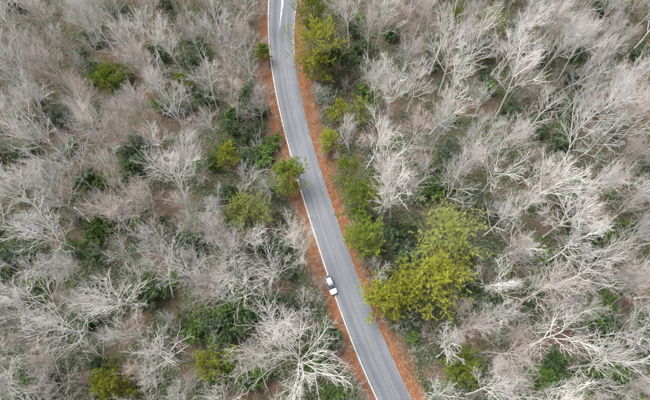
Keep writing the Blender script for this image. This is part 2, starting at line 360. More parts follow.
def bare_tree(seed, H=20.0, first=0.45, nl=9, spread=0.75, llen=0.36, wood='white', k2=7, k3=6, k4=4, trunk_r=0.22, tip=0.014, az=None, split=False, up=0.35, lean=0.04, thick=1.0):
    """a leafless broadleaf tree; returns [(part name, mesh)]"""
    rng = np.random.default_rng(seed)
    tn = 9
    d0 = unit(np.array([[rng.normal()*lean, rng.normal()*lean, 1.0]]))
    P0, R0 = grow(np.array([[0, 0, -0.25]]), d0, np.array([H*0.80]), np.array([trunk_r]), np.array([trunk_r*0.28]), tn, rng, 0.1, 0.045)
    R0[0, 0] *= 1.45
    # main limbs
    p, d, r, t = sprout(P0, R0, nl, first, 0.97, spread, rng, 0.13)
    if az is not None:
        zc = np.cos(spread+rng.normal(size=nl)*0.1); sn = np.sqrt(1-zc**2); A = np.array(az[:nl]); d = np.stack([np.cos(A)*sn, np.sin(A)*sn, zc], -1)
    rel = (t-first)/(0.97-first)
    L1 = H*llen*(1.0-0.38*rel)*rng.uniform(0.75, 1.2, nl)
    d = unit(d+np.array([0, 0, 1.0])*(rel*0.7)[:, None])
    P1, R1 = grow(p, d, L1, np.maximum(r*0.70, 0.085)*thick, np.full(nl, 0.045*thick), 8, rng, up, 0.075)
    # forks and branches
    p, d, r, t2 = sprout(P1, R1, k2, 0.15, 0.98, 0.56, rng, 0.16)
    L2 = np.repeat(L1, k2)*(0.64-0.34*t2)*rng.uniform(0.7, 1.3, len(t2))
    P2, R2 = grow(p, d, L2, np.maximum(r*0.66, 0.042*thick), np.full(len(p), 0.022*thick), 5, rng, 0.35, 0.085)
    p, d, r, t3 = sprout(P2, R2, k3, 0.15, 1.0, 0.54, rng, 0.18)
    L3 = np.clip(np.repeat(L2, k3)*(0.60-0.25*t3)*rng.uniform(0.7, 1.3, len(t3)), 0.35, 2.4)
    P3, R3 = grow(p, d, L3, np.maximum(r*0.64, 0.024*thick), np.full(len(p), tip*1.1), 4, rng, 0.3, 0.09)
    p, d, r, t4 = sprout(P3, R3, k4, 0.15, 1.0, 0.52, rng, 0.2)
    L4 = np.clip(np.repeat(L3, k4)*(0.68-0.25*t4)*rng.uniform(0.6, 1.4, len(t4)), 0.3, 1.3)
    P4, R4 = grow(p, d, L4, np.full(len(p), tip*1.15), np.full(len(p), tip*0.5), 3, rng, 0.25, 0.1)
    parts = []
    T = Tubes(); T.add(P0, R0, 8); 
    if not split: T.add(P1, R1, 6)
    parts.append(('trunk', T.mesh('trunk', M['bark_'+wood])))
    if split:
        for i in range(nl):
            T = Tubes(); T.add(P1[i:i+1], R1[i:i+1], 6); T.add(P2[i*k2:(i+1)*k2], R2[i*k2:(i+1)*k2], 4)
            parts.append(('limb', T.mesh('limb', M['bark_'+wood])))
    T = Tubes()
    if not split: T.add(P2, R2, 4)
    T.add(P3, R3, 3); T.spikes(P4, R4)
    parts.append(('crown', T.mesh('crown', M['twig_'+wood])))
    return parts

def bare_shrub(seed, H=4.0, ns=7, wood='pink', k2=7, k3=6, k4=4, spread=0.35, tip=0.008):
    rng = np.random.default_rng(seed)
    A = rng.random(ns)*2*math.pi; s = np.abs(rng.normal(size=ns))*spread+0.12
    d = unit(np.stack([np.cos(A)*s, np.sin(A)*s, np.ones(ns)], -1)); p = np.stack([np.cos(A), np.sin(A), np.zeros(ns)], -1)*0.12*np.sqrt(ns); p[:, 2] = -0.15
    L1 = H*rng.uniform(0.7, 1.05, ns)
    P1, R1 = grow(p, d, L1, np.full(ns, 0.035), np.full(ns, 0.012), 6, rng, 0.2, 0.12)
    p, d, r, t = sprout(P1, R1, k2, 0.2, 1.0, 0.6, rng, 0.2); L2 = np.repeat(L1, k2)*(0.5-0.25*t)*rng.uniform(0.7, 1.3, len(t))
    P2, R2 = grow(p, d, L2, np.full(len(p), 0.017), np.full(len(p), tip), 4, rng, 0.4, 0.15)
    p, d, r, t = sprout(P2, R2, k3, 0.15, 1.0, 0.6, rng, 0.2); L3 = np.clip(np.repeat(L2, k3)*(0.55-0.2*t), 0.2, 1.0)
    P3, R3 = grow(p, d, L3, np.full(len(p), tip*1.2), np.full(len(p), tip*.5), 3, rng, 0.35, 0.15)
    T = Tubes(); T.add(P1, R1, 5); a = ('stems', T.mesh('stems', M['bark_'+wood]))
    T = Tubes(); T.add(P2, R2, 3); T.spikes(P3, R3)
    return [a, ('twigs', T.mesh('twigs', M['twig_'+wood]))]

def needles(pos, d, k, length, width, rng, fan=0.75):
    """k thin needle blades in a tuft at each point"""
    B = len(pos); p = np.repeat(pos, k, 0); dd = np.repeat(d, k, 0)
    v = unit(dd+rng.normal(size=(B*k, 3))*fan); s = perp(v, rng)*width*0.5
    L = (length*rng.uniform(0.7, 1.2, B*k))[:, None]
    V = np.stack([p-s, p+s, p+v*L+s*0.35, p+v*L-s*0.35], 1).reshape(-1, 3)
    F = np.arange(B*k*4).reshape(-1, 4)
    return V, F, np.repeat(rng.random(B), k)
def with_tone(me, tone, per):
    a = me.attributes.new('tone', 'FLOAT', 'POINT'); a.data.foreach_set('value', np.repeat(tone, per).astype(np.float32)); return me
def pine(seed, H=13.0, rad=4.0, first=0.35, nl=34, tone='yellow', kb=9, kt=5, nk=9, nlen=0.31, nw=0.054, shape=1.0, spread=1.25):
    rng = np.random.default_rng(seed)
    P0, R0 = grow(np.array([[0, 0, -0.2]]), np.array([[rng.normal()*.03, rng.normal()*.03, 1.0]]), np.array([H*0.97]), np.array([0.014*H]), np.array([0.03]), 8, rng, 0.2, 0.03)
    p, d, r, t = sprout(P0, R0, nl, first, 0.99, spread, rng, 0.15)
    rel = (t-first)/(1-first)
    L1 = rad*1.12*np.clip((1-rel**(2.2*shape))*1.0+0.16, 0.1, 1.1)*np.clip(0.75+rel*1.2, 0, 1)*rng.uniform(0.7, 1.2, nl)
    d = unit(d+np.array([0, 0, 1.0])*(rel*0.75)[:, None])
    P1, R1 = grow(p, d, L1, np.clip(r*0.4, .02, .09), np.full(nl, .012), 6, rng, 0.35, 0.12)
    p, d, r, t = sprout(P1, R1, kb, 0.28, 1.0, 0.8, rng, 0.25)
    L2 = np.clip(np.repeat(L1, kb)*(0.48-0.25*t)*rng.uniform(.7, 1.3, len(t)), 0.25, 1.5)
    P2, R2 = grow(p, d, L2, np.full(len(p), .014), np.full(len(p), .007), 4, rng, 0.45, 0.14)
    p, d, r, t = sprout(P2, R2, kt, 0.25, 1.0, 0.45, rng, 0.25)
    V, F, tn = needles(p, d, nk, nlen, nw, rng)
    T = Tubes(); T.add(P0, R0, 7); a = ('trunk', T.mesh('trunk', M['bark_pine']))
    T = Tubes(); T.add(P1, R1, 4); T.add(P2, R2, 3); bmsh = ('branches', T.mesh('branches', M['bark_pine']))
    me = mesh_np('crown', V, [F], M['needle_'+tone]); with_tone(me, tn, 4)
    return [a, bmsh, ('crown', me)]

def leaf_shrub(seed, H=2.6, rad=1.8, ns=13, tone='dark', k2=6, k3=5, nlv=9, L=0.21, W=0.085):
    rng = np.random.default_rng(seed)
    A = np.arange(ns)*2.4+rng.random(ns); q = np.sqrt((np.arange(ns)+0.5)/ns)*rad/H
    d = unit(np.stack([np.cos(A)*q, np.sin(A)*q, np.ones(ns)], -1)); p = np.stack([np.cos(A)*q, np.sin(A)*q, np.zeros(ns)], -1)*0.3; p[:, 2] = -0.1
    L1 = H*rng.uniform(0.6, 1.08, ns)*(1-0.15*q)
    P1, R1 = grow(p, d, L1, np.full(ns, .04), np.full(ns, .015), 6, rng, 0.05, 0.14)
    p, dd, r, t = sprout(P1, R1, k2, 0.35, 1.0, 0.8, rng, 0.25); L2 = np.repeat(L1, k2)*(0.48-0.22*t)*rng.uniform(.7, 1.3, len(t))
    P2, R2 = grow(p, dd, L2, np.full(len(p), .016), np.full(len(p), .008), 4, rng, 0.35, 0.15)
    p, dd, r, t = sprout(P2, R2, k3, 0.4, 1.0, 0.6, rng, 0.25)
    B = len(p); k = nlv
    v = unit(np.repeat(dd, k, 0)*0.5+rng.normal(size=(B*k, 3))*0.8+np.array([0, 0, 0.15])); side = unit(np.cross(v, np.array([0, 0, 1.0])+rng.normal(size=(B*k, 3))*0.35))*W*0.5
    pp = np.repeat(p, k, 0)+v*0.05; ln = (L*rng.uniform(0.7, 1.25, B*k))[:, None]
    droop = np.array([0, 0, -0.03])
    Vv = np.stack([pp, pp+v*ln*0.5+side, pp+v*ln+droop, pp+v*ln*0.5-side], 1).reshape(-1, 3)
    T = Tubes(); T.add(P1, R1, 4); T.add(P2, R2, 3)
    me = mesh_np('foliage', Vv, [np.arange(B*k*4).reshape(-1, 4)], M['leaf_'+tone]); with_tone(me, np.repeat(rng.random(B), k), 4)
    return [('stems', T.mesh('stems', M['bark_pine'])), ('foliage', me)]

def place(name, parts, x, y, rz, sc, label, cat, group=None, sz=1.0):
    e = bpy.data.objects.new(name, None); col.objects.link(e); e.empty_display_size = 0.5
    e.location = (x, y, float(gz(x, y))); e.rotation_euler = (0, 0, rz); e.scale = (sc, sc, sc*sz)
    for nm, me in parts: link(nm, me, e)
    return tag(e, label, cat, group)

# ------------------------------------------------------------------ prototypes
rnd = random.Random(7); rng0 = np.random.default_rng(77)
TREES = {'white': [], 'grey': [], 'pink': []}
i = 0
for wood, n in (('white', 6), ('grey', 4), ('pink', 4)):
    for k in range(n):
        q = np.random.default_rng(500+i)
        TREES[wood].append(bare_tree(100+i, 20.0, q.uniform(0.30, 0.52), int(q.integers(7, 13)), q.uniform(0.42, 0.85), q.uniform(0.36, 0.50), wood, 7, 6, {'white': 3, 'grey': 3, 'pink': 4}[wood], q.uniform(0.16, 0.25), thick={'white': 0.9, 'grey': 0.78, 'pink': 0.64}[wood], tip={'white': .0122, 'grey': .0115, 'pink': .0105}[wood])); i += 1
SHRUB_B = [bare_shrub(300+k, 4.2, 6+k, ('pink', 'grey', 'white', 'pink')[k], spread=0.3+0.07*k) for k in range(4)]
SHRUB_E = {'dark': [leaf_shrub(400+k, 2.6+0.3*k, 1.9+0.15*k) for k in range(3)], 'bright': [leaf_shrub(410+k, 2.5, 1.8, tone='bright', L=0.19, W=0.08) for k in range(2)], 'grey': [leaf_shrub(420+k, 3.0, 2.0, tone='grey', ns=12, nlv=8) for k in range(2)]}
HEM = [pine(430+k, 7.0, 2.4, 0.12, 40, 'dark', 8, 6, 8, 0.15, 0.03, 0.6, 1.4) for k in range(2)]

# ------------------------------------------------------------------ pines: crown centre in the photo, crown radius in photo pixels, height
ROADPX_Y = np.arange(-40, 470, 2.0)
_W = np.arange(-55, 200, 1.0); _lx, _ly = proj(edgeL(_W), _W, _W*0); _rx, _ry = proj(edgeR(_W), _W, _W*0)
def road_px(y):
    o = np.argsort(_ly); o2 = np.argsort(_ry)
    return np.interp(y, _ly[o], _lx[o]), np.interp(y, _ry[o2], _rx[o2])
PINES = [
 (317, 43, 24, 14, 'yellow', 'large rounded yellow-green pine hugging the right edge of the road near the top'),
 (314, 8, 16, 12, 'green', 'green pine at the top edge of the photo, right against the road'),
 (315, 64, 13, 8, 'yellow', 'low yellow-green pine at the foot of the large roadside pine near the top'),
 (339, 60, 12, 9, 'dark', 'small dark green pine behind the large yellow-green roadside pine'),
 (336, 106, 8, 8, 'yellow', 'narrow yellow-green pine standing just right of the round grey bush'),
 (363, 106, 9, 8, 'pale', 'loose pale yellow-green pine, second back from the road beside the narrow pine'),
 (329, 139, 8, 6, 'yellow', 'smallest yellow-green pine on the right orange verge'),
 (289, 175, 14, 9, 'green', 'round green pine on the left verge, reaching over the white edge line'),
 (248, 213, 18, 10, 'pale', 'round olive-yellow pine standing alone in the wood left of the road'),
 (347, 166, 12, 8, 'green', 'topmost and smallest of the green pines lining the right verge midway'),
 (363, 196, 19, 10, 'green', 'bushy green pine on the right verge, middle one of three'),
 (361, 238, 18, 10, 'green', 'bushy green pine on the right verge, lowest of three'),
 (446, 231, 32, 17, 'pale', 'tallest pale green pine in the wood right of the road'),
 (437, 275, 30, 15, 'yellow', 'broad yellow pine just below the tall pale green pine'),
 (405, 287, 21, 12, 'yellow', 'yellow-green pine between the broad yellow pine and the road'),
 (384, 299, 16, 9, 'yellow', 'low yellow-green pine touching the right road edge opposite the car'),
 (205, 362, 11, 8, 'yellow', 'small yellow-green pine low in the wood at bottom left'),
 (233, 357, 8, 6, 'green', 'small green pine just right of the yellow-green one at bottom left'),
 (107, 384, 13, 9, 'yellow', 'yellow pine near the bottom edge, farthest left of all pines'),
 (224, 153, 10, 8, 'yellow', 'thin yellow-green pine sapling left of the road, midway up'),
 (262, 50, 6, 5, 'green', 'tiny pine on the left verge poking over the road edge near the top'),
 (183, 80, 7, 6, 'green', 'small bright green pine in the upper left wood between bare trunks'),
 (110, 76, 12, 7, 'green', 'green pine spreading under bare trees in the upper left wood'),
 (456, 18, 8, 7, 'green', 'green pine near the top edge, right of the road'),
 (492, 24, 10, 8, 'pale', 'pale olive pine near the top edge, farther right'),
 (466, 366, 14, 7, 'green', 'low green pine in the lower right wood'),
 (100, 366, 9, 7, 'dark', 'small dark green conifer above the far left yellow pine'),
]
avoid_px = []          # discs in the photo kept free of bare crowns: x, y, r
used = []              # trunks already standing: x, y, r
for j, (px, py, pr, H, tone, lab) in enumerate(PINES):
    zc = H*0.68; x, y = pix(px, py, zc)
    d = math.sqrt(x*x+y*y+(CAM_H-zc)**2); rad = pr/FPX*d*(1.25 if H > 10 else 1.36)
    if road_d(x, y) < 0.9:
        x = float(edgeL(y)-1.0) if x < (edgeL(y)+edgeR(y))/2 else float(edgeR(y)+1.0)
    big = rad > 3.6
    place('pine_tree', pine(800+j, H, rad, 0.22 if H > 9 else 0.12, (74 if pr > 25 else 54) if big else 36, tone, 11 if big else 9, 7 if big else 5, 6), x, y, j*1.3, 1.0, lab, 'pine tree')
    avoid_px.append((px, py, pr*(1.12 if pr > 25 else 0.95))); used.append((x, y, 1.2))

# ------------------------------------------------------------------ bare trees that stand out: fork pixel, fork height, tree height
HEROES = [
 (302, 361, 8.5, 17.5, dict(first=0.46, nl=13, spread=1.08, llen=0.66, k2=8, k3=6, k4=3, trunk_r=.27, up=.25), 'white', 'broad pale bare tree seen from straight above, beside the road at bottom centre', 78),
 (553, 338, 8.5, 17, dict(first=0.46, nl=9, spread=0.95, llen=0.50, k2=7, k3=6, k4=4, trunk_r=.26, up=.3), 'white', 'large white bare tree with thick forking limbs in the lower right wood', 62),
 (492, 178, 9.5, 18, dict(first=0.5, nl=7, spread=0.9, llen=0.46, k2=7, k3=5, k4=5, trunk_r=.24, up=.25), 'white', 'open white tree with a few crooked thick limbs, right of the tall pale pine', 50),
 (396, 205, 9.0, 20, dict(first=0.45, nl=11, spread=0.62, llen=0.40, k2=7, k3=6, k4=4, trunk_r=.24), 'white', 'tall whitish bare tree right behind the three verge pines', 45),
 (393, 100, 9.5, 20, dict(first=0.5, nl=9, spread=0.72, llen=0.40, k2=7, k3=6, k4=4, trunk_r=.24), 'white', 'pale bare tree with a clear straight trunk, right of the round grey bush', 45),
 (84, 330, 7.0, 21, dict(first=0.42, nl=11, spread=0.72, llen=0.46, k2=7, k3=6, k4=4, trunk_r=.25), 'white', 'big white bare tree fanning towards the left edge, at lower left', 60),
 (122, 300, 9.0, 20, dict(first=0.45, nl=10, spread=0.80, llen=0.40, k2=7, k3=6, k4=4, trunk_r=.23), 'white', 'white bare tree with radiating limbs just above the lower left fan-shaped tree', 45),
 (62, 238, 9.0, 22, dict(first=0.42, nl=12, spread=0.65, llen=0.42, k2=7, k3=6, k4=4, trunk_r=.25), 'white', 'dense white bare tree at the left edge midway down', 55),
 (150, 40, 12.0, 21, dict(first=0.55, nl=8, spread=0.65, llen=0.34, k2=7, k3=6, k4=4, trunk_r=.22), 'white', 'white bare tree with a long clean trunk near the top left', 35),
 (176, 50, 12.0, 21, dict(first=0.58, nl=8, spread=0.6, llen=0.34, k2=7, k3=6, k4=4, trunk_r=.22), 'white', 'slim white tree with a long straight trunk, next right of the other at top left', 32),
 (500, 55, 9.0, 19, dict(first=0.45, nl=8, spread=0.72, llen=0.40, k2=7, k3=6, k4=4, trunk_r=.22), 'white', 'white tree with a yellowish forked trunk in the upper right wood', 38),
 (560, 250, 9.0, 21, dict(first=0.5, nl=9, spread=0.62, llen=0.38, k2=7, k3=6, k4=4, trunk_r=.23), 'white', 'leaning-looking pale bare tree with a long trunk in the right wood, midway down', 40),
 (448, 352, 8.0, 15, dict(first=0.45, nl=10, spread=0.8, llen=0.36, k2=7, k3=6, k4=4, trunk_r=.17), 'white', 'white bare tree on the lower right roadside, its trunk pointing at the road', 34),
 (515, 392, 7.0, 16, dict(first=0.45, nl=8, spread=0.95, llen=0.45, k2=7, k3=6, k4=4, trunk_r=.22), 'white', 'white tree with bent limbs at the bottom edge, lower right', 40),
]
crowns_px = []
for j, (px, py, zf, H, kw, wood, lab, rpx) in enumerate(HEROES):
    x, y = pix(px, py, zf)
    az = (np.arange(kw['nl'])*2.4+j)+np.random.default_rng(j).normal(size=kw['nl'])*0.25
    place('bare_tree', bare_tree(900+j, H, wood=wood, az=az, split=True, tip=0.0125, thick=.84, **kw), x, y, 0.0, 1.0, lab, 'tree')
    avoid_px.append((px, py, rpx*0.30 if rpx < 60 else rpx*0.42)); used.append((x, y, 4.6)); cx, cy = proj(x, y, H*0.7); crowns_px.append((float(cx), float(cy), lab))

# ------------------------------------------------------------------ distinct bushes beside the road
BUSH = [(327, 96, 4.5, 2, 'round grey-white bare bush on the right verge near the top'), (347, 80, 4.5, 1, 'grey bare bush just above and right of the round grey-white one'),
        (272, 188, 4.6, 2, 'whitish bare bush left of the road, below the round green verge pine'), (262, 178, 4.0, 1, 'grey bare bush half hidden left of the whitish one'),
        (398, 172, 4.5, 2, 'white bare bush at the foot of the tall whitish tree'), (318, 116, 3.0, 0, 'low pinkish bare bush on the right verge'),
        (352, 128, 4.5, 1, 'thin grey bare bush between the yellow-green pines on the right'), (372, 262, 3.6, 0, 'pinkish bare bush between the lowest verge pine and the yellow pines'),
        (322, 300, 3.4, 0, 'thin tan bare bush beside the parked car'), (430, 330, 3.8, 0, 'pinkish bare bush below the broad yellow pine'),
        (414, 352, 3.6, 1, 'grey twiggy bush reaching over the right road edge near the bottom'), (310, 215, 3.4, 1, 'grey bare bush on the left verge above the car')]
for j, (px, py, H, v, lab) in enumerate(BUSH):
    x, y = pix(px, py, H*0.6); rd = float(road_d(x, y))
    if rd < 0.8: x += (0.8-rd)*(-1 if x < (edgeL(y)+edgeR(y))/2 else 1)
    place('bare_bush', SHRUB_B[v], x, y, j*2.1, H/4.2, lab, 'bush'); used.append((x, y, 1.5))

# ------------------------------------------------------------------ evergreen shrubs that show in the photo
GREENS = [(20, 6, 'dark'), (125, 12, 'dark'), (165, 6, 'dark'), (215, 12, 'dark'), (200, 50, 'dark'), (187, 60, 'dark'), (160, 55, 'dark'), (120, 88, 'bright'), (95, 78, 'bright'), (235, 110, 'bright'), (228, 124, 'dark'), (265, 147, 'bright'), (255, 130, 'dark'), (226, 146, 'bright'), (270, 122, 'bright'), (244, 98, 'dark'),
  (455, 115, 'bright'), (487, 70, 'dark'), (486, 56, 'dark'), (520, 50, 'grey'), (545, 55, 'grey'), (570, 75, 'grey'), (571, 116, 'dark'), (566, 124, 'bright'), (535, 128, 'dark'), (640, 58, 'dark'), (612, 126, 'dark'), (440, 168, 'dark'), (436, 186, 'dark'), (446, 150, 'grey'), (562, 140, 'dark'), (392, 36, 'dark'), (366, 48, 'dark'), (352, 30, 'dark'), (356, 62, 'dark'), (600, 8, 'dark'),
  (130, 150, 'dark'), (132, 168, 'dark'), (86, 182, 'dark'), (90, 242, 'bright'), (95, 256, 'dark'), (142, 160, 'dark'), (208, 160, 'bright'), (186, 250, 'grey'), (590, 246, 'dark'), (612, 240, 'bright'), (576, 182, 'dark'), (575, 252, 'grey'), (552, 262, 'dark'), (86, 322, 'dark'), (36, 282, 'bright'), (165, 336, 'dark'), (194, 328, 'bright'), (206, 312, 'bright'), (176, 272, 'bright'),
  (225, 318, 'bright'), (240, 332, 'dark'), (236, 300, 'bright'), (250, 316, 'dark'), (214, 340, 'bright'), (222, 372, 'bright'), (545, 382, 'bright'), (530, 300, 'dark'), (608, 304, 'bright'), (560, 360, 'dark'), (410, 262, 'dark'), (402, 248, 'grey'), (396, 236, 'dark'), (480, 306, 'dark'), (472, 290, 'dark'), (246, 380, 'dark'), (330, 392, 'bright'), (30, 395, 'dark'), (150, 300, 'dark'), (330, 340, 'grey'), (470, 200, 'grey'), (462, 250, 'grey'), (640, 90, 'dark'), (510, 110, 'dark'), (600, 330, 'dark'), (20, 160, 'dark'), (60, 120, 'grey'), (280, 250, 'grey'), (270, 300, 'dark'), (205, 95, 'dark'), (620, 380, 'dark'), (432, 60, 'grey')]
WOODZ = lambda px, py: ('upper ' if py < 133 else 'middle ' if py < 267 else 'lower ')+('left' if px < road_px(py)[0] else 'right')+' wood'
LANDMARKS = [(2, 2, 'top left corner'), (648, 2, 'top right corner'), (2, 398, 'bottom left corner'), (648, 398, 'bottom right corner'), (2, 130, 'upper left edge of the photo'), (648, 130, 'upper right edge of the photo'), (648, 265, 'lower right edge of the photo'), (600, 60, 'upper right wood')][:7] + [
 (317, 47, 'largest roadside pine'), (248, 213, 'lone olive pine'), (290, 175, 'pine overhanging the left lane'), (446, 231, 'tallest pale green pine'), (437, 275, 'broad yellow pine'),
 (205, 362, 'bottom left pair of pines'), (107, 384, 'far left yellow pine'), (110, 76, 'upper left green pine'), (183, 80, 'small bright pine at upper left'), (456, 18, 'green pine at top right'), (492, 24, 'pale olive pine at top right'),
 (466, 366, 'low green pine at lower right'), (362, 106, 'loose pale pine by the right verge'), (224, 153, 'thin yellow-green pine sapling'), (363, 196, 'three verge pines'), (330, 285, 'parked car'),
 (302, 350, 'broad bare tree at bottom centre'), (565, 325, 'thick-limbed white tree'), (500, 165, 'crooked open white tree'), (60, 320, 'fan-shaped white tree'), (40, 225, 'dense white tree at left'), (575, 240, 'long-trunked pale tree at right')]
PENDING = []
def relabel_later(o, what, px, py): PENDING.append((o, what, px, py))
ORD = ['closest', 'second closest', 'third closest', 'fourth closest', 'fifth closest', 'sixth closest', 'seventh closest', 'eighth closest', 'ninth closest', 'tenth closest', 'eleventh closest', 'twelfth closest', 'thirteenth closest', 'fourteenth closest', 'fifteenth closest', 'sixteenth closest']
def give_labels():
    """say of each tree or shrub in the mass which landmark it is nearest to, on which side, and how near among its like"""
    B = {}
    for o, what, px, py in PENDING:
        lx, ly, nm = min(LANDMARKS, key=lambda c: (c[0]-px)**2+(c[1]-py)**2); dx, dy = px-lx, py-ly
        side = ('right of' if dx > 0 else 'left of') if abs(dx) > abs(dy) else ('below' if dy > 0 else 'above')
        B.setdefault((what, side, nm), []).append((dx*dx+dy*dy, o))
    for (what, side, nm), L in B.items():
        L.sort(key=lambda t: t[0])
        for i, (_, o) in enumerate(L):
            o['label'] = f'{what} {side} the {nm}' + (f', {ORD[min(i, 15)]}' if len(L) > 1 else '')
TONEW = {'dark': 'dark green', 'bright': 'bright green', 'grey': 'dull grey-green'}
shr = 0
greens_w = []
def add_green(x, y, tone, s):
    global shr
    px, py = map(float, proj(x, y, 1.5))
    lst = SHRUB_E[tone]
    side = WOODZ(px, py)
    o = place('evergreen_shrub', lst[shr % len(lst)], x, y, rnd.random()*6.28, s, None, 'shrub', f'{TONEW[tone]} shrubs in the {side}', rnd.uniform(.85, 1.2)); shr += 1
    relabel_later(o, f'{TONEW[tone]} leafy shrub', px, py)
for (px, py, tone) in GREENS:
    x, y = pix(px, py, 1.6)
    for k in range(2):
        xx, yy = (x, y) if k == 0 else (x+rnd.uniform(-2.6, 2.6), y+rnd.uniform(-2.6, 2.6))
        if float(road_d(xx, yy)) < 2.6: continue
        add_green(xx, yy, tone, rnd.uniform(1.1, 1.7)*(1 if k == 0 else .85)); greens_w.append((xx, yy))
    avoid_px.append((px, py, 7.9))

# ------------------------------------------------------------------ the mass of bare trees
def in_frame(px, py, m=0): return -m < px < 650+m and -m < py < 400+m
def clear_of_road(x, y, H, cr):
    a = np.linspace(0, 2*math.pi, 12)
    for zz, f in ((0.55, 1.0), (0.8, .9), (1.0, 0.5)):
        qx, qy = proj(x+np.cos(a)*cr*f, y+np.sin(a)*cr*f, np.full(12, H*zz)); l, r = road_px(qy)
        if np.any((qx > l-1) & (qx < r+2)): return False
    return True
cands = []
for _ in range(26000):
    px, py = rnd.uniform(-25, 675), rnd.uniform(-35, 425); H = rnd.uniform(12, 20.5)
    cands.append((px, py, H))
mass = []
for (px, py, H) in cands:
    if len(mass) >= 285: break
    x, y = pix(px, py, H*0.72)
    if float(road_d(x, y)) < 2.2: continue
    sp = 4.4+2.0*float(vnoise(x/17, y/17, 33))
    if any((x-u[0])**2+(y-u[1])**2 < max(sp, u[2])**2 for u in used): continue
    hit = 0
    for (ax, ay, ar) in avoid_px:
        if (px-ax)**2+(py-ay)**2 < (ar+(15 if ar > 8 else 10))**2: hit = 1; break
    if hit: continue
    if not clear_of_road(x, y, H, H*0.17): continue
    mass.append((x, y, H, px, py)); used.append((x, y, sp))
print('bare trees', len(mass))
for k, (x, y, H, px, py) in enumerate(mass):
    r = rnd.random()+0.25*(float(vnoise(x/25, y/25, 44))-0.5)
    wood = 'white' if r < .36 else 'grey' if r < .66 else 'pink'
    proto = TREES[wood][rnd.randrange(len(TREES[wood]))]
    near = min(crowns_px, key=lambda c: (c[0]-px)**2+(c[1]-py)**2)
    word = {'white': 'pale whitish', 'grey': 'grey', 'pink': 'pinkish brown'}[wood]
    side = WOODZ(px, py)
    o = place('bare_tree', proto, x, y, rnd.random()*6.28, H/20*rnd.uniform(.95, 1.1), None, 'tree', f'{word} bare trees in the {side}', rnd.uniform(.92, 1.08))
    o.rotation_euler[0] = rnd.gauss(0, .05); o.rotation_euler[1] = rnd.gauss(0, .05); o.scale[0] *= rnd.uniform(.82, 1.2)     # no two stand or spread quite alike
    relabel_later(o, f'{word} leafless tree', px, py)

# the wood goes on beyond the picture: one object, trees set on points
wood_col = bpy.data.collections.new('wood_source')
for k_, wd in enumerate(('white', 'grey', 'pink')):
    for q_ in range(1):
        tm = TREES[wd][q_]; off = 0
        so = bpy.data.objects.new('wood_source_tree', bpy.data.meshes.new('wood_source_tree'))
        vs, fs, ms = [], [], []
        for pi, (nm, me_) in enumerate(tm):
            c = np.zeros(len(me_.vertices)*3, np.float32); me_.vertices.foreach_get('co', c); vs.append(c.reshape(-1, 3))
            lv = np.zeros(len(me_.loops), np.int32); me_.loops.foreach_get('vertex_index', lv); tt = np.zeros(len(me_.polygons), np.int32); me_.polygons.foreach_get('loop_total', tt)
            st_ = np.concatenate([[0], np.cumsum(tt)[:-1]]); q4 = st_[tt == 4]; q3 = st_[tt == 3]
            fs.append(lv[q4[:, None]+np.arange(4)]+off); ms.append(np.full(len(q4), pi, np.int32))
            if len(q3): fs.append(lv[q3[:, None]+np.arange(3)]+off); ms.append(np.full(len(q3), pi, np.int32))
            off += len(me_.vertices)
        jm = mesh_np('wood_source_tree', np.concatenate(vs), fs)
        for nm, me_ in tm: jm.materials.append(me_.materials[0])
        jm.polygons.foreach_set('material_index', np.concatenate(ms)[:len(jm.polygons)])
        so.data = jm; wood_col.objects.link(so)
pts = []
for _ in range(6000):
    x, y = rnd.uniform(-135, 135), rnd.uniform(-55, 150); px, py = map(float, proj(x, y, 12.0)); qx, qy = map(float, proj(x, y, 0.0))
    if -45 < px < 695 and -50 < py < 450 or in_frame(qx, qy, 8) or float(road_d(x, y)) < 4: continue
    if any((x-u[0])**2+(y-u[1])**2 < 25 for u in pts) or any((x-u[0])**2+(y-u[1])**2 < 20 for u in used): continue
    pts.append((x, y, float(gz(x, y))))
me = bpy.data.meshes.new('surrounding_wood'); me.from_pydata(pts, [], [])
sw = link('surrounding_wood', me); tag(sw, 'leafless wood stretching away on all sides of the trees in view', 'wood', kind='stuff')
ng = bpy.data.node_groups.new('surrounding_wood', 'GeometryNodeTree')
ng.interface.new_socket('Geometry', in_out='INPUT', socket_type='NodeSocketGeometry'); ng.interface.new_socket('Geometry', in_out='OUTPUT', socket_type='NodeSocketGeometry')
gi, go = ng.nodes.new('NodeGroupInput'), ng.nodes.new('NodeGroupOutput')
ci = ng.nodes.new('GeometryNodeCollectionInfo'); ci.inputs['Collection'].default_value = wood_col; ci.inputs['Separate Children'].default_value = True; ci.inputs['Reset Children'].default_value = True
ip = ng.nodes.new('GeometryNodeInstanceOnPoints'); ip.inputs['Pick Instance'].default_value = True
rr = ng.nodes.new('FunctionNodeRandomValue'); rr.data_type = 'FLOAT_VECTOR'; rr.inputs[0].default_value = (-.06, -.06, 0); rr.inputs[1].default_value = (.06, .06, 6.28)
rs = ng.nodes.new('FunctionNodeRandomValue'); rs.data_type = 'FLOAT'; rs.inputs[2].default_value = .62; rs.inputs[3].default_value = 1.05
ng.links.new(gi.outputs[0], ip.inputs['Points']); ng.links.new(ci.outputs[0], ip.inputs['Instance']); ng.links.new(rr.outputs[0], ip.inputs['Rotation']); ng.links.new(rs.outputs[1], ip.inputs['Scale']); ng.links.new(ip.outputs[0], go.inputs[0])
md = sw.modifiers.new('trees', 'NODES'); md.node_group = ng
print('surrounding', len(pts))

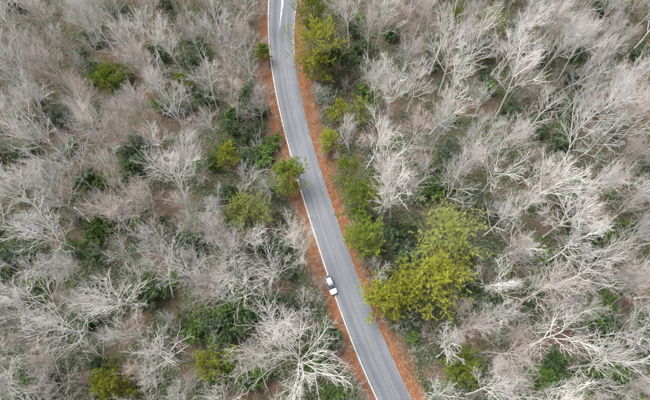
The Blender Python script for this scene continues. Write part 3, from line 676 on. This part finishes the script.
# ------------------------------------------------------------------ underwood: bare saplings, more evergreen shrubs, young conifers
n_s = n_g = n_h = 0
for _ in range(9000):
    px, py = rnd.uniform(-8, 658), rnd.uniform(-8, 408); x, y = pix(px, py, 1.5); rd = float(road_d(x, y))
    if rd < 2.0: continue
    g = float(vnoise(x/14, y/14, 61))
    kind = rnd.random()
    if kind < 0.55 and n_s < 235:
        H = rnd.uniform(2.8, 6.2)
        if rd < 3 and not clear_of_road(x, y, H, H*.3): continue
        if any(abs(px-a[0])**2+abs(py-a[1])**2 < (a[2]*0.8)**2 for a in avoid_px): continue
        v = rnd.randrange(4); word = ('pinkish', 'grey', 'whitish', 'pinkish')[v]; side = WOODZ(px, py)
        o = place('bare_sapling', SHRUB_B[v], x, y, rnd.random()*6.28, H/4.2, None, 'sapling', f'{word} saplings in the {side}'); n_s += 1
        relabel_later(o, f'low {word} leafless sapling', px, py)
    elif kind < 0.9 and shr < 300 and rd > 3.5 and g > 0.38:
        add_green(x, y, rnd.choice(['dark', 'bright', 'grey', 'bright', 'dark']), rnd.uniform(.9, 1.7)); n_g += 1
    elif kind >= 0.9 and n_h < 34 and rd > 4 and g > 0.45:
        side = WOODZ(px, py)
        o = place('young_conifer', HEM[n_h % 2], x, y, rnd.random()*6.28, rnd.uniform(.5, .95), None, 'conifer', f'young conifers in the {side}'); n_h += 1
        relabel_later(o, 'small dark conifer', px, py)

# slim young trees under the big crowns
n_y = 0
for _ in range(4000):
    if n_y >= 110: break
    px, py = rnd.uniform(-10, 660), rnd.uniform(-15, 412); H = rnd.uniform(8, 12.5); x, y = pix(px, py, H*.7)
    if float(road_d(x, y)) < 1.8 or any((x-u[0])**2+(y-u[1])**2 < 2.2**2 for u in used): continue
    if any((px-a[0])**2+(py-a[1])**2 < (a[2]+7)**2 for a in avoid_px) or not clear_of_road(x, y, H, H*.2): continue
    wood = rnd.choice(['white', 'grey', 'pink']); word = {'white': 'whitish', 'grey': 'grey', 'pink': 'pinkish'}[wood]; side = WOODZ(px, py)
    o = place('young_bare_tree', TREES[wood][rnd.randrange(len(TREES[wood]))], x, y, rnd.random()*6.28, H/20, None, 'tree', f'slim young {word} trees in the {side}', rnd.uniform(1.0, 1.2)); n_y += 1
    relabel_later(o, f'slim {word} bare tree', px, py); used.append((x, y, 2.2))
# wispy bare saplings right on the verges
n_v = 0
for _ in range(600):
    if n_v >= 60: break
    y = rnd.uniform(-2, 112); left = rnd.random() < .5; off = rnd.uniform(.7, 2.4); x = float(edgeL(y)-off) if left else float(edgeR(y)+off); H = rnd.uniform(1.3, 2.8)
    px, py = map(float, proj(x, y, H*.6))
    if any((px-a[0])**2+(py-a[1])**2 < (a[2]*.7)**2 for a in avoid_px if a[2] > 8) or any((x-u[0])**2+(y-u[1])**2 < 1.2 for u in used[-n_v:] if n_v): continue
    v = rnd.randrange(4); word = ('pinkish', 'grey', 'whitish', 'pinkish')[v]
    o = place('bare_sapling', SHRUB_B[v], x, y, rnd.random()*6.28, H/4.2, None, 'sapling', f'{word} saplings on the road verges'); n_v += 1
    used.append((x, y, .5)); relabel_later(o, f'wispy {word} verge sapling', px, py)
give_labels()

# ------------------------------------------------------------------ stuff on the ground: leaves and fallen twigs
rg = np.random.default_rng(5)
def scatter_leaves(n):
    y = rg.uniform(-8, 118, n); side = rg.random(n) < 0.5
    off = np.abs(rg.normal(size=n))*np.where(side, 1.7, 2.3)-0.45*rg.random(n)**2
    x = np.where(side, edgeL(y)-off, edgeR(y)+off)
    # a few blown on to the road
    k = n//60; x[:k] = edgeL(y[:k])+(edgeR(y[:k])-edgeL(y[:k]))*np.where(rg.random(k) < .5, rg.beta(1, 6, k), 1-rg.beta(1, 6, k))
    keep = (rg.random(n) < np.clip((vnoise(x/2.3, y/2.3, 91)*.6+vnoise(x/.8, y/.8, 92)*.4-.22)*2.6, .04, 1)); x, y = x[keep], y[keep]; n = len(x)
    z = np.where(road_d(x, y) < 0, ROADZ, gz(x, y))+rg.uniform(.006, .07, n)
    c = np.stack([x, y, z], -1); a = rg.random(n)*6.28; L = rg.uniform(.04, .095, n)[:, None]
    u = np.stack([np.cos(a), np.sin(a), rg.normal(size=n)*.3], -1)*L; v = np.stack([-np.sin(a), np.cos(a), rg.normal(size=n)*.3], -1)*L*0.6
    V = np.stack([c-u, c+v, c+u, c-v], 1).reshape(-1, 3)
    return V, np.arange(4*n).reshape(-1, 4)
M['dry_leaf'] = leaf_mat('dry_leaf', [(0.15, (0.11, 0.04, 0.02)), (0.4, (0.25, 0.09, 0.035)), (0.6, (0.33, 0.17, 0.085)), (0.85, (0.42, 0.32, 0.23))], 0.15, 0.8)
V, F = scatter_leaves(100000)
me = mesh_np('fallen_leaves', V, [F], M['dry_leaf']); with_tone(me, rg.random(len(F)), 4)
tag(link('fallen_leaves', me), 'orange and tan dry leaves strewn along the road verges', 'leaves', kind='stuff')
n = 14000
px = rg.uniform(-10, 660, n); py = rg.uniform(-10, 410, n); X, Y = pix(px, py, 0.0); ok = road_d(X, Y) > 0.5; X, Y = X[ok], Y[ok]; n = len(X)
p = np.stack([X, Y, gz(X, Y)+0.03], -1); a = rg.random(n)*6.28; el = np.abs(rg.normal(size=n))*0.45
d = np.stack([np.cos(a)*np.cos(el), np.sin(a)*np.cos(el), np.sin(el)], -1)
P, R = grow(p, d, rg.uniform(.5, 2.4, n), rg.uniform(.012, .028, n), np.full(n, .008), 3, rg, 0, .2)
T = Tubes(); T.spikes(P, R)
tag(link('fallen_twigs', T.mesh('fallen_twigs', M['bark_pink'])), 'fallen twigs and brush littering the forest floor', 'twigs', kind='stuff')
# low evergreen growth between the trees, in drifts
n = 480000
px = rg.uniform(-45, 695, n); py = rg.uniform(-40, 440, n); X, Y = pix(px, py, 0.4)
dens = vnoise(X/11, Y/11, 71)*0.6+vnoise(X/3.3, Y/3.3, 73)*0.4
ok = (road_d(X, Y) > 1.1+3.4*vnoise(X/5, Y/5, 77)) & (dens > 0.365); X, Y, dens = X[ok][:200000], Y[ok][:200000], dens[ok][:200000]; n = len(X)
hgt = np.clip((dens-.345)*4.6, .15, 1.6)*rg.uniform(.3, 1, n)
c = np.stack([X, Y, gz(X, Y)+hgt], -1); a = rg.random(n)*6.28; L = rg.uniform(.13, .25, n)[:, None]
u = np.stack([np.cos(a), np.sin(a), rg.normal(size=n)*.45], -1)*L; v = np.stack([-np.sin(a), np.cos(a), rg.normal(size=n)*.45], -1)*L*0.5
me = mesh_np('undergrowth', np.stack([c-u, c+v, c+u, c-v], 1).reshape(-1, 3), [np.arange(4*n).reshape(-1, 4)], M['leaf_under']); with_tone(me, rg.random(n), 4)
tag(link('undergrowth', me), 'low dull green undergrowth in drifts between the trees', 'undergrowth', kind='stuff')
# a few fallen trunks
LOGS = [(150, 372, 35, 'pale fallen log lying in the lower left wood'), (604, 226, 40, 'fallen log by the orange clearing at right'), (75, 208, -30, 'fallen log by the red-brown gap at left'), (638, 348, 60, 'fallen log near the right edge, lower down')]
for j, (px, py, ang, lab) in enumerate(LOGS):
    x, y = pix(px, py); r2 = np.random.default_rng(60+j); a = math.radians(ang)
    P, R = grow(np.array([[0, 0, .12]]), np.array([[math.cos(a), math.sin(a), 0.0]]), np.array([9.0]), np.array([.22]), np.array([.08]), 7, r2, 0, .05)
    P[..., 2] = gz(x+P[..., 0], y+P[..., 1])-float(gz(x, y))+R*0.8
    e = bpy.data.objects.new('fallen_log', None); col.objects.link(e); e.location = (x, y, float(gz(x, y))); tag(e, lab, 'log')
    T = Tubes(); T.add(P, R, 8); link('trunk', T.mesh('trunk', M['bark_white']), e)
    q, d, r, t = sprout(P, R, 7, .4, 1, .8, r2); Pb, Rb = grow(q, unit(d+np.array([0, 0, .5])), r2.uniform(.6, 1.8, 7), r*.5, np.full(7, .015), 4, r2)
    T = Tubes(); T.add(Pb, Rb, 4); link('branches', T.mesh('branches', M['bark_white']), e)

# ------------------------------------------------------------------ the car at the left road edge
M['car_white'] = plain('car_white', (0.50, 0.52, 0.55), 0.3, coat=0.6, var=.03)
M['car_grey'] = plain('car_grey', (0.36, 0.38, 0.45), 0.3, 0.2, 0.6, .05)
M['glass'] = plain('glass', (0.07, 0.075, 0.095), 0.12, coat=0.5, var=.1)
M['rubber'] = plain('rubber', (0.02, 0.02, 0.02), 0.8, var=.2)
M['rim'] = plain('rim', (0.45, 0.46, 0.48), 0.3, 0.8, var=.1)
M['trim'] = plain('trim', (0.03, 0.03, 0.032), 0.5, var=.2)
M['lamp'] = plain('lamp', (0.8, 0.82, 0.85), 0.1, coat=0.8, var=.02)
M['tail'] = plain('tail', (0.35, 0.02, 0.02), 0.2, coat=0.6, var=.05)
def loft(sections):
    """closed loft through cross-sections (each the same number of points)"""
    S = np.array(sections, float); n, k = S.shape[:2]; I = np.arange(n*k).reshape(n, k); J = np.roll(I, -1, 1)
    F = [np.stack([I[:-1], J[:-1], J[1:], I[1:]], -1).reshape(-1, 4)]
    V = S.reshape(-1, 3); c0, c1 = S[0].mean(0), S[-1].mean(0); V = np.concatenate([V, [c0, c1]]); a, b_ = n*k, n*k+1
    F.append(np.stack([J[0], I[0], np.full(k, a)], -1)); F.append(np.stack([I[-1], J[-1], np.full(k, b_)], -1))
    return V, F
def sub(o, lv=2):
    m_ = o.modifiers.new('smooth', 'SUBSURF'); m_.levels = lv; m_.render_levels = lv; return o
def car(x, y, yaw):
    e = bpy.data.objects.new('parked_car', None); col.objects.link(e); e.location = (x, y, ROADZ); e.rotation_euler = (0, 0, yaw); e.scale = (.90, .95, .95)
    tag(e, 'white and pale grey car parked on the left edge of the road', 'car')
    def sect(yy, w, z0, z1, r=.12):   # rounded box section at station yy (front is +y)
        h = w/2
        return [(-h+r, yy, z0), (h-r, yy, z0), (h, yy, z0+r), (h*1.01, yy, (z0+z1)/2), (h*.97, yy, z1-r), (h*.86, yy, z1), (0, yy, z1+.02), (-h*.86, yy, z1), (-h*.97, yy, z1-r), (-h*1.01, yy, (z0+z1)/2), (-h, yy, z0+r)]
    # body: tail, flanks up to the scuttle
    V, F = loft([sect(-2.16, 1.45, .42, .80), sect(-2.1, 1.68, .30, .93), sect(-1.6, 1.80, .24, .98), sect(-.6, 1.82, .22, .96), (sect(.3, 1.82, .22, .94)), sect(.95, 1.82, .22, .93)])
    body = sub(link('body', mesh_np('body', V, F, M['car_grey'], True), e))
    V, F = loft([sect(.95, 1.82, .22, .935), sect(1.4, 1.80, .24, .90), sect(1.85, 1.70, .28, .80), sect(2.1, 1.45, .34, .70), sect(2.2, 1.1, .42, .62)])
    hood = sub(link('hood', mesh_np('hood', V, F, M['car_white'], True), e)); tag(hood, 'bright white bonnet')
    def cab(yy, w, z0, z1, wt):
        h, t = w/2, wt/2
        return [(-h, yy, z0), (h, yy, z0), (h*.99, yy, (z0*.6+z1*.4)), (t, yy, z1-.05), (t*.85, yy, z1), (0, yy, z1+.02), (-t*.85, yy, z1), (-t, yy, z1-.05), (-h*.99, yy, (z0*.6+z1*.4))]
    V, F = loft([cab(-2.0, 1.5, .9, .96, 1.40), cab(-1.35, 1.62, .9, 1.40, 1.22), cab(-.4, 1.64, .9, 1.46, 1.25), cab(.25, 1.64, .9, 1.42, 1.22), cab(1.05, 1.56, .9, .95, 1.44)])
    link('windows', mesh_np('windows', V, F, M['glass'], True), e)
    V, F = loft([[(-.56, -1.42, 1.37), (.56, -1.42, 1.37), (.60, -1.40, 1.40), (.5, -1.38, 1.425), (-.5, -1.38, 1.425), (-.60, -1.40, 1.40)], [(-.60, -.4, 1.40), (.60, -.4, 1.40), (.64, -.4, 1.44), (.54, -.4, 1.49), (-.54, -.4, 1.49), (-.64, -.4, 1.44)], [(-.56, .3, 1.38), (.56, .3, 1.38), (.60, .3, 1.40), (.5, .28, 1.44), (-.5, .28, 1.44), (-.60, .3, 1.40)]])
    link('roof', mesh_np('roof', V, F, M['car_grey'], True), e)
    for s in (-1, 1):   # pillars
        for (a, b_) in (((.76*s, 1.0, .95), (.60*s, .28, 1.42)), ((.77*s, -.55, .95), (.63*s, -.5, 1.43)), ((.72*s, -1.95, .95), (.58*s, -1.40, 1.39))):
            T = Tubes(); T.add(np.array([[a, b_]]), np.array([[.04, .035]]), 6); link('pillar', T.mesh('pillar', M['car_grey']), e)
        mv = sub(link('mirror', mesh_np('mirror', *loft([[(s*.90, .72, .98), (s*1.06, .70, .98), (s*1.06, .70, 1.10), (s*.90, .72, 1.10)], [(s*.90, .86, 1.0), (s*1.03, .84, 1.0), (s*1.03, .84, 1.08), (s*.90, .86, 1.08)]]), M['trim'], True), e), 1)
        hl = [[(s*.42, 2.02, .58), (s*.72, 1.88, .60), (s*.74, 1.84, .72), (s*.46, 1.98, .70)], [(s*.42, 2.19, .58), (s*.78, 1.95, .60), (s*.79, 1.88, .73), (s*.46, 2.10, .71)]]
        link('headlight', mesh_np('headlight', *loft(hl), M['lamp']), e)
        tl = [[(s*.48, -2.05, .70), (s*.78, -1.98, .70), (s*.78, -1.98, .88), (s*.48, -2.05, .88)], [(s*.48, -2.20, .70), (s*.82, -2.09, .70), (s*.82, -2.09, .88), (s*.48, -2.19, .88)]]
        link('tail_light', mesh_np('tail_light', *loft(tl), M['tail']), e)
        for yy in (1.38, -1.32):
            a = np.linspace(0, 2*math.pi, 25)[:-1]
            prof = [(.20, -.10), (.30, -.11), (.325, -.07), (.33, 0), (.325, .07), (.30, .11), (.20, .10)]
            V = np.array([[(s*.80+o_*1.0, yy+math.cos(t)*r, .33+math.sin(t)*r) for t in a] for r, o_ in prof]); k = 24
            I = np.arange(len(prof)*k).reshape(len(prof), k); J = np.roll(I, -1, 1)
            wh = link('wheel', mesh_np('tyre', V.reshape(-1, 3), [np.stack([I[:-1], J[:-1], J[1:], I[1:]], -1).reshape(-1, 4)], M['rubber'], True), e)
            link('rim', mesh_np('rim', *loft([[(s*.80-.07, yy+math.cos(t)*.205, .33+math.sin(t)*.205) for t in a], [(s*.80+s*.08, yy+math.cos(t)*.205, .33+math.sin(t)*.205) for t in a], [(s*.80+s*.05, yy+math.cos(t)*.1, .33+math.sin(t)*.1) for t in a]]), M['rim'], True), wh)
    link('grille', mesh_np('grille', *loft([[(-.4, 2.12, .44), (.4, 2.12, .44), (.4, 2.12, .56), (-.4, 2.12, .56)], [(-.38, 2.225, .45), (.38, 2.225, .45), (.38, 2.22, .55), (-.38, 2.22, .55)]]), M['trim']), e)
    return e
cx, cy = pix(330.6, 284.5, 0.8)
tx, ty = pix(335.5, 296, 0.8)
car(cx, cy, math.atan2(-(tx-cx), ty-cy))
